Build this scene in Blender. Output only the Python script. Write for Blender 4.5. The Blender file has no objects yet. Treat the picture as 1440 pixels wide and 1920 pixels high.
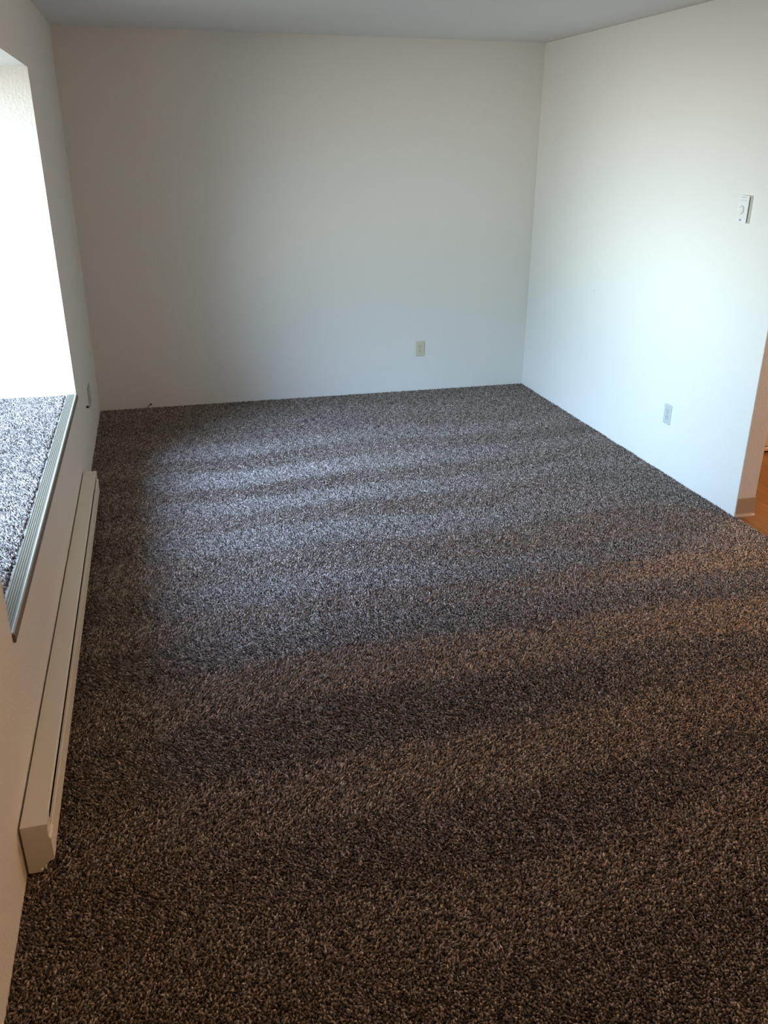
import bpy, bmesh, math, random
import numpy as np
from mathutils import Vector, Matrix

scene = bpy.context.scene
COL = scene.collection
random.seed(7)
RNG = np.random.default_rng(11)

# ------------------------------------------------------------------ measures
D = 6.279          # back wall
W = 3.284          # right wall (living side)
WT = 0.113         # right wall thickness
Y1 = 3.479         # near end of the right wall
H = 2.44
FRONT = -1.6       # wall behind the camera
KX = 6.2           # far side of the kitchen
WIN_N, WIN_F0, WIN_F1 = 2.212, 4.775, 4.69   # window recess: near jamb, far jamb at the sill, far jamb at the top
SILL, WTOP = 0.527, 2.098
DEPTH = 0.60       # depth of the window recess

# ------------------------------------------------------------------ camera
F_PX, PITCH, YAW, ROLL = 1594.04, 0.40600, 0.25719, 0.00442
CAM = Vector((0.4782, 0.0, 1.7662))
fw = Vector((math.sin(YAW) * math.cos(PITCH), math.cos(YAW) * math.cos(PITCH), -math.sin(PITCH)))
r0 = Vector((math.cos(YAW), -math.sin(YAW), 0)); u0 = r0.cross(fw)
rt = math.cos(ROLL) * r0 + math.sin(ROLL) * u0
up = -math.sin(ROLL) * r0 + math.cos(ROLL) * u0
cam_data = bpy.data.cameras.new('camera')
cam = bpy.data.objects.new('camera', cam_data); COL.objects.link(cam)
cam_data.sensor_fit = 'VERTICAL'; cam_data.sensor_height = 24.0
cam_data.lens = F_PX * 24.0 / 1920.0
cam_data.clip_start = 0.02
cam.matrix_world = Matrix(((rt.x, up.x, -fw.x, CAM.x), (rt.y, up.y, -fw.y, CAM.y), (rt.z, up.z, -fw.z, CAM.z), (0, 0, 0, 1)))
scene.camera = cam

# ------------------------------------------------------------------ daylight: the sky outside the window
SKY_STRENGTH = 2.1
SKY = (0.75, 1.10, 1.8)                # clear sky, bluer than the band near the horizon
HORIZON = (0.74, 0.97, 1.12)
GROUND = (1.22, 1.23, 1.21)            # sunlit ground and facades below the horizon
# bright lobes added to the sky to shape light in the room: azimuth, elevation, inner and outer radius in degrees, gain
GLOWS = [(10.0, 9.0, 5.0, 22.0, 13.0), (46.0, 6.0, 8.0, 23.0, 6.0), (34.0, 36.0, 9.0, 27.0, 14.0), (24.0, -7.0, 4.0, 16.0, 2.2)]
world = bpy.data.worlds.new('sky'); scene.world = world
world.use_nodes = True
nt = world.node_tree; nt.nodes.clear()
def wn(t, **k):
    n = nt.nodes.new(t)
    for a, b in k.items(): setattr(n, a, b)
    return n
tc = wn('ShaderNodeTexCoord')
sep = wn('ShaderNodeSeparateXYZ'); nt.links.new(tc.outputs['Generated'], sep.inputs[0])
def ramp(val, a, b, c, d):
    m = wn('ShaderNodeMapRange', interpolation_type='SMOOTHSTEP')
    for k, v in (('From Min', a), ('From Max', b), ('To Min', c), ('To Max', d)): m.inputs[k].default_value = v
    nt.links.new(val, m.inputs['Value']); return m.outputs['Result']
def blend(fac, a, b):
    m = wn('ShaderNodeMix', data_type='RGBA')
    for k, v in (('A', a), ('B', b)):
        if isinstance(v, tuple): m.inputs[k].default_value = (*v, 1)
        else: nt.links.new(v, m.inputs[k])
    nt.links.new(fac, m.inputs['Factor']); return m.outputs['Result']
skycol = blend(ramp(sep.outputs['Z'], 0.05, 0.55, 0.0, 1.0), HORIZON, SKY)
skycol = blend(ramp(sep.outputs['Z'], -0.06, 0.06, 0.0, 1.0), GROUND, skycol)
gain = None
for g_az, g_el, g_in, g_out, g_gain in GLOWS:
    az, el = math.radians(g_az), math.radians(g_el)
    dot = wn('ShaderNodeVectorMath', operation='DOT_PRODUCT')
    dot.inputs[1].default_value = (-math.cos(az) * math.cos(el), -math.sin(az) * math.cos(el), math.sin(el))
    nt.links.new(tc.outputs['Generated'], dot.inputs[0])
    g = ramp(dot.outputs['Value'], math.cos(math.radians(g_out)), math.cos(math.radians(g_in)), 0.0, g_gain)
    add = wn('ShaderNodeMath', operation='ADD'); add.inputs[1].default_value = 1.0
    nt.links.new(g, add.inputs[0])
    if gain is not None: nt.links.new(gain, add.inputs[1])
    gain = add.outputs[0]
mul = wn('ShaderNodeMath', operation='MULTIPLY'); mul.inputs[1].default_value = SKY_STRENGTH
nt.links.new(gain, mul.inputs[0])
bg = wn('ShaderNodeBackground'); nt.links.new(skycol, bg.inputs['Color']); nt.links.new(mul.outputs[0], bg.inputs['Strength'])
wo = wn('ShaderNodeOutputWorld'); nt.links.new(bg.outputs[0], wo.inputs['Surface'])

def area(name, loc, rot, sx, sy, power, color, portal=False):
    l = bpy.data.lights.new(name, 'AREA'); l.shape = 'RECTANGLE'; l.size = sx; l.size_y = sy
    l.energy = power; l.color = color
    if portal: l.cycles.is_portal = True
    o = bpy.data.objects.new(name, l); COL.objects.link(o); o.location = loc; o.rotation_euler = rot
    return o
# sky portal in the window opening (guides the sampling of the sky, gives no light itself)
area('window_portal', (-DEPTH - 0.06, (WIN_N + WIN_F0) / 2, (SILL + WTOP) / 2), (0, -math.pi / 2, 0), WTOP - SILL, WIN_F0 - WIN_N, 1.0, (1, 1, 1), True)

# kitchen ceiling lamp, warm
LAMP_POWER = 140.0
lamp = bpy.data.lights.new('kitchen_lamp', 'POINT'); lamp.energy = LAMP_POWER; lamp.color = (1.0, 0.56, 0.27); lamp.shadow_soft_size = 0.22
lo = bpy.data.objects.new('kitchen_lamp', lamp); COL.objects.link(lo); lo.location = (4.6, 3.95, 2.2)

# dining lamp beyond the right edge of the view, warm
dining = bpy.data.lights.new('dining_lamp', 'POINT'); dining.energy = 52.0; dining.color = (1.0, 0.55, 0.26); dining.shadow_soft_size = 0.14
ho = bpy.data.objects.new('dining_lamp', dining); COL.objects.link(ho); ho.location = (4.8, 1.7, 2.25)

# ------------------------------------------------------------------ exposure
vs = scene.view_settings
scene.display_settings.display_device = 'sRGB'
vs.view_transform = 'Standard'; vs.look = 'None'; vs.gamma = 1.0; vs.exposure = 0.0; vs.use_curve_mapping = False
scene.cycles.use_denoising = True; scene.cycles.denoising_prefilter = 'NONE'
scene.cycles.max_bounces = 10; scene.cycles.diffuse_bounces = 7; scene.cycles.glossy_bounces = 3
scene.cycles.transparent_max_bounces = 8
scene.cycles.sample_clamp_indirect = 6.0
scene.cycles.caustics_reflective = False; scene.cycles.caustics_refractive = False

# ------------------------------------------------------------------ materials
def material(name, color, rough=0.6, spec=0.3, bump=None, metal=0.0):
    m = bpy.data.materials.new(name); m.use_nodes = True
    n = m.node_tree.nodes; b = n['Principled BSDF']
    b.inputs['Base Color'].default_value = (*color, 1); b.inputs['Roughness'].default_value = rough
    b.inputs['Specular IOR Level'].default_value = spec; b.inputs['Metallic'].default_value = metal
    if bump:
        scale, strength, dist = bump
        t = n.new('ShaderNodeTexCoord'); no = n.new('ShaderNodeTexNoise')
        no.inputs['Scale'].default_value = scale; no.inputs['Detail'].default_value = 3.0; no.inputs['Roughness'].default_value = 0.55
        bp = n.new('ShaderNodeBump'); bp.inputs['Strength'].default_value = strength; bp.inputs['Distance'].default_value = dist
        L = m.node_tree.links
        L.new(t.outputs['Object'], no.inputs['Vector']); L.new(no.outputs['Fac'], bp.inputs['Height']); L.new(bp.outputs['Normal'], b.inputs['Normal'])
    return m

M_WALL = material('painted_drywall', (0.71, 0.695, 0.645), 0.62, 0.25, (75.0, 0.55, 0.004))
M_CEIL = material('ceiling_paint', (0.74, 0.74, 0.73), 0.8, 0.15, (90.0, 0.4, 0.004))
M_BASE = material('cove_vinyl', (0.42, 0.32, 0.22), 0.45, 0.4)
M_STRIP = material('strip_metal', (0.165, 0.140, 0.088), 0.5, 0.35, (260.0, 0.1, 0.001))
M_HIGHLIGHT = material('strip_highlight', (0.36, 0.33, 0.25), 0.4, 0.5)  # pale colour imitates the highlight along the strip's nose
M_PLATE = material('outlet_white', (0.50, 0.515, 0.50), 0.4, 0.4)
M_ENAMEL = material('heater_enamel', (0.76, 0.72, 0.62), 0.42, 0.4, (60.0, 0.05, 0.001))
M_FIN = material('heater_fins', (0.05, 0.045, 0.04), 0.5, 0.4, None, 0.6)
M_IVORY = material('ivory_plastic', (0.60, 0.54, 0.40), 0.4, 0.45)
M_WHITE = material('white_plastic', (0.72, 0.715, 0.68), 0.4, 0.45)
M_GREYPL = material('painted_plate', (0.40, 0.395, 0.36), 0.5, 0.3)
M_DARK = material('slot_dark', (0.025, 0.022, 0.02), 0.6, 0.2)
M_MARK = material('grey_print', (0.22, 0.25, 0.29), 0.6, 0.2)
M_SCREW = material('screw_metal', (0.55, 0.52, 0.45), 0.35, 0.5, None, 0.5)
M_BLACK = material('black_rubber', (0.012, 0.012, 0.012), 0.5, 0.3)
M_CABLE = material('cable_jacket', (0.10, 0.10, 0.09), 0.5, 0.3)
M_VINYLFRAME = material('window_vinyl', (0.80, 0.80, 0.79), 0.4, 0.4)
M_CAB = material('cabinet_laminate', (0.60, 0.47, 0.34), 0.45, 0.4, (30.0, 0.05, 0.001))

def glass_mat():
    m = bpy.data.materials.new('window_glass'); m.use_nodes = True
    n = m.node_tree.nodes; n.clear(); L = m.node_tree.links
    tr = n.new('ShaderNodeBsdfTransparent'); tr.inputs[0].default_value = (0.94, 0.97, 0.96, 1)
    g = n.new('ShaderNodeBsdfGlossy'); g.inputs['Roughness'].default_value = 0.02
    lw = n.new('ShaderNodeLayerWeight'); lw.inputs['Blend'].default_value = 0.5
    pw = n.new('ShaderNodeMath'); pw.operation = 'POWER'; pw.inputs[1].default_value = 5.0; L.new(lw.outputs['Facing'], pw.inputs[0])
    fr = n.new('ShaderNodeMath'); fr.operation = 'MULTIPLY_ADD'; fr.inputs[1].default_value = 0.9; fr.inputs[2].default_value = 0.05; L.new(pw.outputs[0], fr.inputs[0])
    mx = n.new('ShaderNodeMixShader'); o = n.new('ShaderNodeOutputMaterial')
    L.new(fr.outputs[0], mx.inputs[0]); L.new(tr.outputs[0], mx.inputs[1]); L.new(g.outputs[0], mx.inputs[2]); L.new(mx.outputs[0], o.inputs[0])
    return m
M_GLASS = glass_mat()

def wood_mat():
    m = bpy.data.materials.new('wood_plank_vinyl'); m.use_nodes = True
    n = m.node_tree.nodes; L = m.node_tree.links; b = n['Principled BSDF']
    t = n.new('ShaderNodeTexCoord')
    mp = n.new('ShaderNodeMapping'); mp.inputs['Rotation'].default_value = (0, 0, math.radians(90)); L.new(t.outputs['Object'], mp.inputs['Vector'])
    br = n.new('ShaderNodeTexBrick'); br.inputs['Scale'].default_value = 1.0
    br.inputs['Brick Width'].default_value = 0.9; br.inputs['Row Height'].default_value = 0.085; br.inputs['Mortar Size'].default_value = 0.0012
    br.inputs['Color1'].default_value = (0.17, 0.088, 0.028, 1); br.inputs['Color2'].default_value = (0.105, 0.048, 0.014, 1); br.inputs['Mortar'].default_value = (0.05, 0.02, 0.008, 1)
    L.new(mp.outputs[0], br.inputs['Vector'])
    m2 = n.new('ShaderNodeMapping'); m2.inputs['Scale'].default_value = (60, 3, 1); L.new(t.outputs['Object'], m2.inputs['Vector'])
    no = n.new('ShaderNodeTexNoise'); no.inputs['Scale'].default_value = 1.0; no.inputs['Detail'].default_value = 5; L.new(m2.outputs[0], no.inputs['Vector'])
    cr = n.new('ShaderNodeValToRGB'); cr.color_ramp.elements[0].position = 0.3; cr.color_ramp.elements[0].color = (0.55, 0.5, 0.45, 1)
    cr.color_ramp.elements[1].position = 0.75; cr.color_ramp.elements[1].color = (1.15, 1.1, 1.05, 1); L.new(no.outputs['Fac'], cr.inputs[0])
    mx = n.new('ShaderNodeMix'); mx.data_type = 'RGBA'; mx.blend_type = 'MULTIPLY'; mx.inputs['Factor'].default_value = 1
    L.new(br.outputs['Color'], mx.inputs['A']); L.new(cr.outputs['Color'], mx.inputs['B']); L.new(mx.outputs['Result'], b.inputs['Base Color'])
    b.inputs['Roughness'].default_value = 0.35; b.inputs['Specular IOR Level'].default_value = 0.4
    return m
M_WOOD = wood_mat()

YARN = [(0.0, (0.055, 0.043, 0.035)), (0.30, (0.168, 0.135, 0.110)), (0.62, (0.365, 0.302, 0.255)), (0.86, (0.57, 0.49, 0.42)), (1.0, (0.70, 0.615, 0.54))]
def yarn_ramp(n):
    cr = n.new('ShaderNodeValToRGB'); e = cr.color_ramp.elements
    e[0].position, e[0].color = YARN[0][0], (*YARN[0][1], 1)
    e[1].position, e[1].color = YARN[-1][0], (*YARN[-1][1], 1)
    for p, c in YARN[1:-1]:
        x = e.new(p); x.color = (*c, 1)
    return cr
def pile_mat():
    m = bpy.data.materials.new('carpet_yarn'); m.use_nodes = True
    n = m.node_tree.nodes; L = m.node_tree.links; b = n['Principled BSDF']
    a = n.new('ShaderNodeAttribute'); a.attribute_name = 'yarn'
    cr = yarn_ramp(n); L.new(a.outputs['Fac'], cr.inputs[0]); L.new(cr.outputs[0], b.inputs['Base Color'])
    b.inputs['Roughness'].default_value = 0.85; b.inputs['Specular IOR Level'].default_value = 0.12
    return m
M_PILE = pile_mat()
def backing_mat():
    m = bpy.data.materials.new('carpet_backing'); m.use_nodes = True
    n = m.node_tree.nodes; L = m.node_tree.links; b = n['Principled BSDF']
    t = n.new('ShaderNodeTexCoord'); no = n.new('ShaderNodeTexNoise'); no.inputs['Scale'].default_value = 140; no.inputs['Detail'].default_value = 2
    L.new(t.outputs['Object'], no.inputs['Vector'])
    cr = yarn_ramp(n); L.new(no.outputs['Fac'], cr.inputs[0]); L.new(cr.outputs[0], b.inputs['Base Color'])
    bp = n.new('ShaderNodeBump'); bp.inputs['Distance'].default_value = 0.01; L.new(no.outputs['Fac'], bp.inputs['Height']); L.new(bp.outputs[0], b.inputs['Normal'])
    b.inputs['Roughness'].default_value = 0.95; b.inputs['Specular IOR Level'].default_value = 0.05
    return m
M_BACKING = backing_mat()

# ------------------------------------------------------------------ mesh helpers
class MB:
    """collects shapes in one bmesh and links them as ONE mesh object"""
    def __init__(s): s.bm = bmesh.new()
    def _take(s, b, mat, smooth=False):
        me = bpy.data.meshes.new('tmp')
        for f in b.faces: f.material_index = mat; f.smooth = smooth
        bmesh.ops.recalc_face_normals(b, faces=b.faces)
        b.to_mesh(me); b.free(); s.bm.from_mesh(me); bpy.data.meshes.remove(me)
        return s
    def box(s, lo, hi, bevel=0.0, mat=0, seg=2):
        b = bmesh.new(); bmesh.ops.create_cube(b, size=1)
        for v in b.verts: v.co = Vector([lo[i] + (v.co[i] + 0.5) * (hi[i] - lo[i]) for i in range(3)])
        if bevel: bmesh.ops.bevel(b, geom=list(b.edges), offset=bevel, segments=seg, profile=0.5, affect='EDGES')
        return s._take(b, mat)
    def prism(s, prof, axis, a0, a1, mat=0, bevel=0.0, a_of=None):
        """closed profile [(p,q)] extruded along axis; (p,q) fill the other two axes in x,y,z order"""
        b = bmesh.new()
        def mk(p, q, a):
            c = [0, 0, 0]; o = [i for i in range(3) if i != axis]
            c[axis] = a; c[o[0]] = p; c[o[1]] = q; return b.verts.new(c)
        A = [mk(p, q, a0) for p, q in prof]; B = [mk(p, q, a1) for p, q in prof]
        n = len(prof)
        b.faces.new(A); b.faces.new(B[::-1])
        for i in range(n): b.faces.new((A[i], B[i], B[(i + 1) % n], A[(i + 1) % n]))
        if bevel: bmesh.ops.bevel(b, geom=list(b.edges), offset=bevel, segments=2, profile=0.5, affect='EDGES')
        return s._take(b, mat)
    def cyl(s, c0, c1, r0, r1=None, n=24, mat=0, bevel=0.0):
        r1 = r0 if r1 is None else r1
        c0, c1 = Vector(c0), Vector(c1); d = (c1 - c0)
        b = bmesh.new(); bmesh.ops.create_cone(b, cap_ends=True, segments=n, radius1=r0, radius2=r1, depth=d.length)
        if bevel:
            bmesh.ops.bevel(b, geom=[e for e in b.edges if abs(e.verts[0].co.z - e.verts[1].co.z) < 1e-7], offset=bevel, segments=2, profile=0.5, affect='EDGES')
        q = Vector((0, 0, 1)).rotation_difference(d.normalized()).to_matrix().to_4x4()
        bmesh.ops.transform(b, matrix=Matrix.Translation((c0 + c1) / 2) @ q, verts=b.verts)
        return s._take(b, mat)
    def ball(s, c, r, mat=0, sc=(1, 1, 1)):
        b = bmesh.new(); bmesh.ops.create_uvsphere(b, u_segments=16, v_segments=10, radius=r)
        bmesh.ops.transform(b, matrix=Matrix.Translation(c) @ Matrix.Diagonal((*sc, 1)), verts=b.verts)
        return s._take(b, mat, True)
    def tube(s, pts, r, n=10, mat=0):
        pts = [Vector(p) for p in pts]
        b = bmesh.new(); rings = []
        for i, p in enumerate(pts):
            t = (pts[min(i + 1, len(pts) - 1)] - pts[max(i - 1, 0)]).normalized()
            q = Vector((0, 0, 1)).rotation_difference(t)
            rings.append([b.verts.new(p + q @ Vector((r * math.cos(2 * math.pi * k / n), r * math.sin(2 * math.pi * k / n), 0))) for k in range(n)])
        for a, c in zip(rings, rings[1:]):
            for k in range(n): b.faces.new((a[k], a[(k + 1) % n], c[(k + 1) % n], c[k]))
        b.faces.new(rings[0][::-1]); b.faces.new(rings[-1])
        return s._take(b, mat, True)
    def faces(s, verts, faces, mat=0):
        b = bmesh.new(); V = [b.verts.new(v) for v in verts]
        for f in faces: b.faces.new([V[i] for i in f])
        return s._take(b, mat)
    def build(s, name, mats, parent=None):
        me = bpy.data.meshes.new(name); s.bm.to_mesh(me); s.bm.free()
        for m in (mats if isinstance(mats, (list, tuple)) else [mats]): me.materials.append(m)
        o = bpy.data.objects.new(name, me); COL.objects.link(o)
        if parent: o.parent = parent
        return o
def tag(o, label=None, cat=None, group=None, kind=None):
    for k, v in (('label', label), ('category', cat), ('group', group), ('kind', kind)):
        if v: o[k] = v
    return o
def struct(o): o['kind'] = 'structure'; return o
def thing(name, label, cat, loc, rz=0.0, group=None):
    o = bpy.data.objects.new(name, None); COL.objects.link(o)
    o.empty_display_size = 0.05; o.location = loc; o.rotation_euler = (0, 0, rz)
    return tag(o, label, cat, group)

# ------------------------------------------------------------------ room shell
T = 0.14
OUT = DEPTH + 0.12
# floor: carpeted slab and wood-look floor of the kitchen beyond it
FZ = -0.013
f = MB(); f.box((-0.02, FRONT, -0.12), (W + 0.012, D + 0.02, FZ)); struct(f.build('floor', M_BACKING))
f = MB(); f.box((W + 0.012, FRONT, -0.12), (KX, D + 0.02, -0.008)); struct(f.build('floor_kitchen', M_WOOD))
f = MB(); f.box((-OUT, FRONT - T, H), (KX + T, D + T, H + 0.12)); struct(f.build('ceiling', M_CEIL))
w = MB(); w.box((-OUT, D, -0.12), (KX + T, D + T, H)); struct(w.build('wall_back', M_WALL))
w = MB(); w.box((-OUT, FRONT - T, -0.12), (KX + T, FRONT, H)); struct(w.build('wall_front', M_WALL))
w = MB(); w.box((KX, FRONT, -0.12), (KX + T, D, H)); struct(w.build('wall_kitchen', M_WALL))
w = MB(); w.box((W, Y1, -0.12), (W + WT, D, H), 0.004); struct(w.build('wall_right', M_WALL))
# left wall with a deep window recess over a raised ledge
w = MB()
LZ = SILL - 0.014
def quad(a, b, c, d): w.faces([a, b, c, d], [(0, 1, 2, 3)])
w.box((-OUT, FRONT, -0.12), (0, WIN_N, H))                                   # near pier
w.prism([(-OUT, WIN_F0 + 0.0), (0, WIN_F0), (0, D), (-OUT, D)], 2, -0.12, SILL) # far pier, below the sill
w.faces([(-OUT, WIN_F0, SILL), (0, WIN_F0, SILL), (0, D, SILL), (-OUT, D, SILL),
         (-OUT, WIN_F1, WTOP), (0, WIN_F1, WTOP), (0, D, WTOP), (-OUT, D, WTOP)],
        [(0, 1, 2, 3), (4, 5, 6, 7), (0, 1, 5, 4), (1, 2, 6, 5), (2, 3, 7, 6), (3, 0, 4, 7)])
w.box((-OUT, WIN_F1, WTOP), (0, D, H))
w.box((-OUT, WIN_N, WTOP), (0, WIN_F1, H))                                   # header
w.box((-OUT, WIN_N, -0.12), (0, WIN_F0, LZ))                                 # ledge
struct(w.build('wall_left', M_WALL))

# window at the back of the recess: vinyl frame, two sashes with panes
win = bpy.data.objects.new('window_1', None); COL.objects.link(win); struct(win)
XF = -DEPTH
fr = MB()
y0, y1, z0, z1 = WIN_N, WIN_F0, LZ, WTOP
fr.box((XF - 0.07, y0, z0), (XF, y0 + 0.05, z1), 0.004).box((XF - 0.07, y1 - 0.05, z0), (XF, y1, z1), 0.004)
fr.box((XF - 0.07, y0 + 0.05, z0), (XF, y1 - 0.05, z0 + 0.06), 0.004).box((XF - 0.07, y0 + 0.05, z1 - 0.05), (XF, y1 - 0.05, z1), 0.004)
struct(fr.build('window_frame', M_VINYLFRAME, win))
ym = (y0 + y1) / 2
for k, (a, b) in enumerate(((y0 + 0.05, ym + 0.02), (ym - 0.02, y1 - 0.05))):
    s = MB(); xo = XF - 0.028 - 0.024 * k
    zb, zt = z0 + 0.06, z1 - 0.05
    s.box((xo - 0.02, a, zb), (xo, a + 0.04, zt), 0.003).box((xo - 0.02, b - 0.04, zb), (xo, b, zt), 0.003)
    s.box((xo - 0.02, a + 0.04, zb), (xo, b - 0.04, zb + 0.04), 0.003).box((xo - 0.02, a + 0.04, zt - 0.04), (xo, b - 0.04, zt), 0.003)
    so = struct(s.build('window_sash', M_VINYLFRAME, win))
    g = MB(); g.faces([(xo - 0.01, a + 0.035, zb + 0.035), (xo - 0.01, b - 0.035, zb + 0.035), (xo - 0.01, b - 0.035, zt - 0.035), (xo - 0.01, a + 0.035, zt - 0.035)], [(0, 1, 2, 3)])
    struct(g.build('window_pane', M_GLASS, so))

# vinyl cove base on the free end of the right wall
b = MB()
prof = [(Y1 + 0.002, 0.096), (Y1 - 0.003, 0.096), (Y1 - 0.004, 0.092), (Y1 - 0.004, 0.012), (Y1 - 0.007, 0.004), (Y1 - 0.014, 0.000), (Y1 - 0.016, -0.008), (Y1 + 0.002, -0.008)]
b.prism(prof, 0, W + 0.003, W + WT + 0.004)
b.box((W + WT - 0.001, Y1 - 0.003, -0.008), (W + WT + 0.004, D, 0.096), 0.001)
struct(b.build('baseboard_right', M_BASE))

# ------------------------------------------------------------------ carpet pile (stuff)
STRIPES = [(6.4, 0.1), (5.95, 0.35), (5.62, -0.3), (5.33, 0.35), (5.09, -0.45), (4.84, 0.95), (4.60, -0.7), (4.39, 0.95), (4.19, -0.7), (3.95, 0.75), (3.68, -0.7), (3.36, 0.75),
           (3.14, -0.6), (2.94, 0.6), (2.71, -0.75), (2.42, 0.65), (2.14, -0.7), (1.86, 0.5), (1.62, -0.35), (1.36, 0.30), (1.1, -0.3), (0.0, 0.3)]
LEAN_X, LEAN_Y = 0.9, 0.3
def stripe(x, y):
    """vacuum strokes run across the room: +1 / -1 is the way the pile was brushed"""
    wob = 0.035 * np.sin(1.7 * x + 2.1 * y) + 0.022 * np.sin(4.3 * x - 1.3 * y + 1.0) + 0.02 * (x - 1.2)
    yy = y - wob
    s = np.zeros_like(y)
    edges = [e for e, _ in STRIPES]; vals = [v for _, v in STRIPES]
    s += vals[0]
    for i in range(1, len(edges)):
        s += (vals[i] - vals[i - 1]) * 0.5 * (1 - np.tanh((yy - edges[i - 1]) / 0.028)) if i > 0 else 0
    patch = 0.75 + 0.35 * np.sin(1.9 * x + 7 * np.floor(yy * 2.1)) * np.cos(0.8 * x + yy)
    calm = 1.0 - 0.26 * np.clip((x - 1.1) / 1.0, 0, 1)             # fainter strokes towards the kitchen side
    return s * patch * calm
def pile(name, pts, zb, lean, h0, h1, rad):
    n = len(pts)
    x, y = pts[:, 0], pts[:, 1]
    h = RNG.uniform(h0, h1, n); r = rad * RNG.uniform(0.8, 1.25, n)
    a0 = RNG.uniform(0, 2 * np.pi, n)
    rnd = RNG.normal(0, 0.42, (n, 2))
    L = (lean + rnd) * h[:, None] * 0.85
    V = np.zeros((n, 7, 3), np.float32)
    for k in range(3):
        a = a0 + k * 2 * np.pi / 3
        V[:, k, 0] = x + 0.8 * r * np.cos(a); V[:, k, 1] = y + 0.8 * r * np.sin(a); V[:, k, 2] = zb
        a = a + 0.9
        V[:, 3 + k, 0] = x + 0.45 * L[:, 0] + 1.1 * r * np.cos(a); V[:, 3 + k, 1] = y + 0.45 * L[:, 1] + 1.1 * r * np.sin(a); V[:, 3 + k, 2] = zb + 0.68 * h
    V[:, 6, 0] = x + L[:, 0]; V[:, 6, 1] = y + L[:, 1]; V[:, 6, 2] = zb + h
    base = (np.arange(n) * 7)[:, None]
    quads = np.array([[0, 1, 4, 3], [1, 2, 5, 4], [2, 0, 3, 5]]); tris = np.array([[3, 4, 6], [4, 5, 6], [5, 3, 6]])
    loops = np.concatenate([(base[:, :, None] + quads[None]).reshape(n, 12), (base[:, :, None] + tris[None]).reshape(n, 9)], 1).astype(np.int32).ravel()
    starts = ((np.arange(n) * 21)[:, None] + np.array([0, 4, 8, 12, 15, 18])[None]).astype(np.int32).ravel()
    me = bpy.data.meshes.new(name)
    me.vertices.add(n * 7); me.vertices.foreach_set('co', V.ravel())
    me.loops.add(len(loops)); me.loops.foreach_set('vertex_index', loops)
    me.polygons.add(n * 6); me.polygons.foreach_set('loop_start', starts)
    me.polygons.foreach_set('use_smooth', np.ones(n * 6, bool))
    me.update(calc_edges=True); 
    c = np.clip(0.42 + 0.24 * RNG.normal(0, 1, n) + 0.10 * np.sin(90 * x + 3 * np.sin(70 * y)) * np.sin(85 * y), 0, 1)
    at = me.attributes.new('yarn', 'FLOAT', 'POINT')
    shade = np.repeat(c[:, None], 7, 1).astype(np.float32)
    at.data.foreach_set('value', shade.ravel())
    me.materials.append(M_PILE)
    o = bpy.data.objects.new(name, me); COL.objects.link(o)
    return o
def jitter_grid(x0, x1, y0, y1, s):
    gx, gy = np.meshgrid(np.arange(x0 + s / 2, x1, s), np.arange(y0 + s / 2, y1, s))
    p = np.stack([gx.ravel(), gy.ravel()], 1)
    p += RNG.uniform(-0.42 * s, 0.42 * s, p.shape)
    return p[(p[:, 0] > x0) & (p[:, 0] < x1) & (p[:, 1] > y0) & (p[:, 1] < y1)]
SP = 0.0058
P = jitter_grid(0.002, W + 0.010, 0.55, D - 0.002, SP)
# leave out what lies far outside the view (behind and beside the camera)
dx, dy = P[:, 0] - CAM.x, P[:, 1] - CAM.y
dep = dx * fw.x + dy * fw.y - CAM.z * fw.z
px = 720 + F_PX * (dx * rt.x + dy * rt.y - CAM.z * rt.z) / dep
py = 960 - F_PX * (dx * up.x + dy * up.y - CAM.z * up.z) / dep
P = P[(dep > 0.2) & (px > -420) & (px < 2250) & (py < 2450)]
P = P[~((P[:, 0] > W - 0.003) & (P[:, 1] > Y1 - 0.004))]
s = stripe(P[:, 0], P[:, 1])
lean = np.stack([s * LEAN_X, s * LEAN_Y], 1)
c1 = pile('carpet_pile', P, FZ, lean, 0.010, 0.0150, 0.0031)
tag(c1, 'speckled grey-brown cut-pile carpet with vacuum stripes covering the room floor', 'carpet', None, 'stuff')
P = jitter_grid(-DEPTH + 0.020, -0.040, WIN_N + 0.012, WIN_F0 - 0.014, 0.0062)
P = P[P[:, 0] < -0.0535 + 0.003 * np.sin(60 * P[:, 1]) * np.sin(23 * P[:, 1]) + RNG.uniform(-0.004, 0.001, len(P))]
lean = np.stack([-0.45 * np.ones(len(P)), 0.1 * np.ones(len(P))], 1)
c2 = pile('carpet_pile', P, LZ + 0.0008, lean, 0.011, 0.0160, 0.0034)
tag(c2, 'brightly lit speckled carpet on the raised ledge in front of the window', 'carpet', None, 'stuff')

# ------------------------------------------------------------------ edge strip of the ledge
es = thing('carpet_edge_strip', 'long tan metal carpet edge strip with ribbed top along the window ledge', 'edge strip', (0, WIN_N, SILL))
L_ = WIN_F0 - WIN_N - 0.004
def arc(cx, cz, r, a0, a1, n): return [(cx + r * math.cos(math.radians(a0 + (a1 - a0) * i / n)), cz + r * math.sin(math.radians(a0 + (a1 - a0) * i / n))) for i in range(n + 1)]
top = [(-0.046, -0.013)]
x = -0.045
while x < -0.010:                                   # ribs on the flange
    top += [(x, -0.0036), (x + 0.0012, -0.0026), (x + 0.0040, -0.0026), (x + 0.0052, -0.0036)]; x += 0.0074
body = top + [(-0.004, -0.003), (0.006, -0.003), (0.0080, -0.005), (0.0085, -0.010), (0.0085, -0.026), (0.0070, -0.029), (0.0012, -0.029), (0.0012, -0.013)]
fl = MB(); fl.prism(body, 1, 0.002, L_); fl.build('ribbed_flange', M_STRIP, es)
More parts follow.
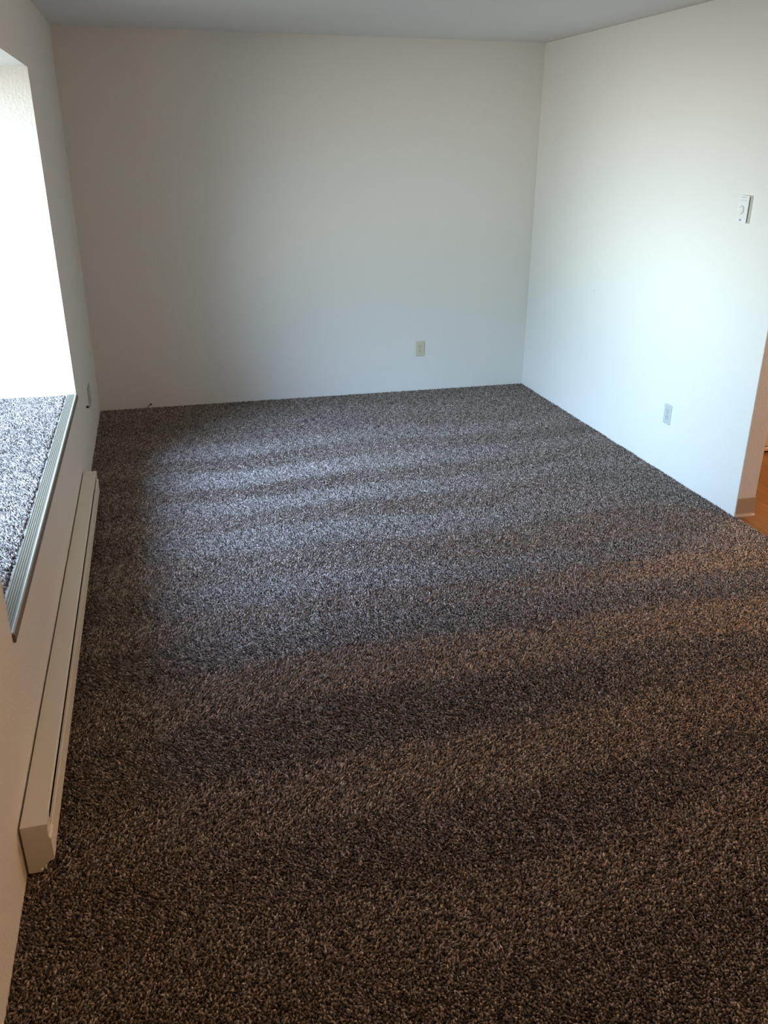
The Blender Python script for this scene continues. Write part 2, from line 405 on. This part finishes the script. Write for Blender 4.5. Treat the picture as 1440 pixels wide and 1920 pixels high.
fl = MB(); fl.prism([(-0.0035, -0.0035)] + arc(0.0012, -0.0035, 0.0047, 180, 0, 10)[1:-1] + [(0.0059, -0.0035)], 1, 0.004, L_ - 0.002); bd = fl.build('nosing_highlight', M_HIGHLIGHT, es)  # added bead, carries the painted highlight of the nose edge
bd['label'] = 'pale bead standing in for the highlight on the nosing edge'

# ------------------------------------------------------------------ baseboard heater
HY0, HY1, HG = 1.858, 4.535, 0.006
hl = HY1 - HY0
bh = thing('baseboard_heater', 'long cream electric baseboard heater on the left wall below the window ledge', 'heater', (HG, HY0, 0.0))
HX, HT = 0.064, 0.157
m = MB()                                                     # steel casing: back, top hood with a drip lip, bottom tray
m.prism([(0.0, 0.006), (0.0025, 0.006), (0.0025, HT - 0.003), (HX - 0.002, HT - 0.0035), (HX - 0.003, HT - 0.013), (HX - 0.0005, HT - 0.013), (HX + 0.0005, HT - 0.002), (HX - 0.002, HT), (0.0, HT)], 1, 0.045, hl - 0.045)
m.prism([(0.0, 0.006), (0.036, 0.006), (0.046, 0.018), (0.044, 0.019), (0.035, 0.008), (0.0, 0.008)], 1, 0.045, hl - 0.045)
m.build('casing', M_ENAMEL, bh)
m = MB()                                                     # front cover, top edge rolled back
m.prism([(0.0660, 0.040), (0.0675, 0.040), (0.0675, 0.108), (0.0655, 0.1125), (0.0600, 0.1135), (0.0598, 0.1118), (0.0645, 0.1108), (0.0660, 0.107)], 1, 0.040, hl - 0.040)
m.prism([(0.0675, 0.040), (0.0660, 0.041), (0.052, 0.030), (0.053, 0.0285)], 1, 0.040, hl - 0.040)
fc = m.build('front_cover', M_ENAMEL, bh)
m = MB()                                                     # heating element: tube with fins
m.cyl((0.030, 0.05, 0.072), (0.030, hl - 0.05, 0.072), 0.007, n=12)
yy = 0.10
while yy < hl - 0.10:
    m.box((0.010, yy, 0.046), (0.052, yy + 0.0012, 0.098)); yy += 0.012
m.build('heating_element', M_FIN, bh)
capprof = [(0.0, 0.004), (0.034, 0.004), (0.036, 0.010), (0.030, 0.012), (0.056, 0.036), (0.0690, 0.0405), (0.0690, 0.1085), (0.0650, 0.1115), (0.0645, 0.146), (0.0665, 0.151), (0.0662, HT + 0.0012), (0.0, HT + 0.0012)]
for a, b_ in ((0.0, 0.050), (hl - 0.050, hl)):
    m = MB()
    m.prism(capprof, 1, a, b_)
    # narrow rolled flange of the cover carried round the cap
    m.prism([(0.0645, 0.106), (0.0700, 0.106), (0.0708, 0.109), (0.0645, 0.114)], 1, a + 0.002, b_)
    m.build('end_cap', M_ENAMEL, bh)
for a in (0.012, hl - 0.05):
    m = MB(); m.box((0.034, a, 0.0), (0.042, a + 0.038, 0.026), 0.001); m.build('mounting_foot', M_ENAMEL, bh)

# ------------------------------------------------------------------ outlets (local frame: plate in XZ facing -Y)
def rounded(cx, cz, wx, hz, rx, n=5):
    p = []
    for sx, sz, a in ((1, 1, 0), (-1, 1, 90), (-1, -1, 180), (1, -1, 270)):
        for i in range(n + 1):
            t = math.radians(a + 90 * i / n); p.append((cx + sx * (wx / 2 - rx) + rx * math.cos(t), cz + sz * (hz / 2 - rx) + rx * math.sin(t)))
    return p
def plate_mesh(wx=0.072, hz=0.117, d=0.0055):
    m = MB(); b = bmesh.new()
    A = rounded(0, 0, wx, hz, 0.005); B = rounded(0, 0, wx - 0.007, hz - 0.007, 0.004)
    va = [b.verts.new((x, 0, z)) for x, z in A]; vm = [b.verts.new((x, -d * 0.55, z)) for x, z in A]; vb = [b.verts.new((x, -d, z)) for x, z in B]
    n = len(A)
    for i in range(n):
        j = (i + 1) % n
        b.faces.new((va[i], va[j], vm[j], vm[i])); b.faces.new((vm[i], vm[j], vb[j], vb[i]))
    b.faces.new(vb); b.faces.new(va[::-1])
    m._take(b, 0)
    return m
def outlet(loc, rz, label, plastic, group='duplex wall outlets'):
    t = thing('wall_outlet', label, 'outlet', loc, rz, group)
    plate_mesh().build('wall_plate', plastic, t)
    for zc in (0.0195, -0.0195):
        m = MB()
        face = [(x, z) for x, z in rounded(0, zc, 0.034, 0.029, 0.0115, 8)]
        m.prism(face, 1, -0.0075, -0.004, 0)
        for sx, hh in ((-0.0064, 0.0085), (0.0064, 0.0072)):
            m.box((sx - 0.0013, -0.0078, zc + 0.0045 - hh / 2), (sx + 0.0013, -0.0070, zc + 0.0045 + hh / 2), 0, 1)
        m.cyl((0, -0.0078, zc - 0.0072), (0, -0.0070, zc - 0.0072), 0.0030, n=16, mat=1)
        m.build('receptacle', [plastic, M_DARK], t)
    m = MB(); m.cyl((0, -0.0068, 0), (0, -0.005, 0), 0.0034, n=16, bevel=0.0006); m.box((-0.0028, -0.0070, -0.0004), (0.0028, -0.0066, 0.0004), 0, 1)
    m.build('screw', [M_SCREW, M_DARK], t)
    return t
outlet((2.412, D, 0.328), 0, 'ivory duplex outlet low on the back wall', M_IVORY)
outlet((W, 4.192, 0.344), -math.pi / 2, 'white duplex outlet low on the brightly lit right wall', M_PLATE)
# blank plate on the left wall near the back corner
t = thing('blank_plate', 'painted blank wall plate low on the left wall near the back corner', 'wall plate', (0, 5.53, 0.314), math.pi / 2)
plate_mesh(0.150, 0.122, 0.006).build('wall_plate', M_GREYPL, t)
for zc in (0.03, -0.03):
    m = MB(); m.cyl((0, -0.0072, zc), (0, -0.0055, zc), 0.0034, n=16, bevel=0.0006); m.build('screw', M_SCREW, t)

# black cable end poking out of the left wall
t = thing('cable_stub', 'black cable end poking out of the left wall beside the ledge', 'cable', (0.0, 5.245, 0.318))
m = MB(); m.tube([(-0.004, 0, 0), (0.003, 0, 0), (0.008, 0, -0.001)], 0.0055); m.ball((0.009, 0, -0.001), 0.0078); m.build('plug', M_BLACK, t)
# grey cable rising from the carpet at the back wall
t = thing('cable_stub', 'short grey cable with black tip rising from carpet at the back wall', 'cable', (0.333, D - 0.006, FZ))
m = MB(); m.tube([(0.0, 0, 0.0), (0.001, 0, 0.010), (0.006, -0.001, 0.020), (0.014, -0.003, 0.030), (0.021, -0.004, 0.036)], 0.0028); m.build('jacket', M_CABLE, t)
m = MB(); m.ball((0.024, -0.005, 0.038), 0.0068); m.build('tip', M_BLACK, t)
# wall anchor in the right wall
t = thing('wall_anchor', 'tiny white screw anchor left in the right wall', 'anchor', (W, 5.216, 0.894), -math.pi / 2)
m = MB(); m.cyl((0, 0.002, 0), (0, -0.0022, 0), 0.006, n=16, bevel=0.0008, mat=0); m.cyl((0, -0.0026, 0), (0, -0.0018, 0), 0.002, n=10, mat=1)
m.build('collar', [M_WHITE, M_MARK], t)

# ------------------------------------------------------------------ thermostat on the right wall
TW, TH = 0.082, 0.125
t = thing('thermostat', 'white wall thermostat with a round dial, high on the right wall', 'thermostat', (W, 3.782, 1.494), -math.pi / 2)
# local: +x points towards the camera end of the wall (-y in the room)
m = MB(); m.prism(rounded(0, 0, TW, TH, 0.004), 1, -0.0148, 0.0); m.build('base', M_WHITE, t)
m = MB(); m.prism(rounded(0, 0, TW - 0.003, TH - 0.010, 0.003), 1, -0.0190, -0.0120); m.build('gap_shade', M_DARK, t)  # dark insert, paints the shade in the groove between base and cover
m = MB(); m.prism(rounded(-0.001, 0, TW - 0.002, TH, 0.004), 1, -0.0225, -0.0180, 0)
m.box((-0.024, -0.0228, 0.0535), (0.018, -0.0222, 0.0550), 0, 1)
for k in range(6):                                                  # scale marks and small print over the dial
    m.box((-0.022 + 0.0085 * k, -0.0227, 0.0395), (-0.018 + 0.0085 * k, -0.0222, 0.0415), 0, 1)
m.box((-0.013, -0.0228, -0.0530), (0.002, -0.0222, -0.0455), 0, 1)   # maker's mark
m.build('cover', [M_WHITE, M_MARK], t)
m = MB(); m.cyl((-0.006, -0.0225, -0.003), (-0.006, -0.0315, -0.003), 0.021, 0.0195, n=40, bevel=0.0012)
m.box((-0.0068, -0.0322, 0.006), (-0.0052, -0.0312, 0.015), 0, 1)
m.build('dial', [M_WHITE, M_MARK], t)

# ------------------------------------------------------------------ kitchen cabinet beyond the end of the right wall
t = thing('kitchen_cabinet', 'beige kitchen cabinet with dark toe gaps beyond the end of the right wall', 'cabinet', (4.03, 4.33, -0.008))
m = MB(); m.box((0, 0.0, 0.040), (0.9, 0.58, 0.88), 0.003); m.build('body', M_CAB, t)
m = MB(); m.box((0.0, 0.03, 0.0), (0.9, 0.58, 0.040)); m.build('toe_gap_shade', M_DARK, t)  # near-black block behind the toe board, paints the shade in the gaps
m = MB(); m.box((0.0, -0.004, 0.010), (0.9, 0.028, 0.032), 0.002); m.build('toe_board', M_CAB, t)
m = MB(); m.box((-0.01, -0.02, 0.88), (0.92, 0.60, 0.92), 0.004); m.build('countertop', M_WHITE, t)
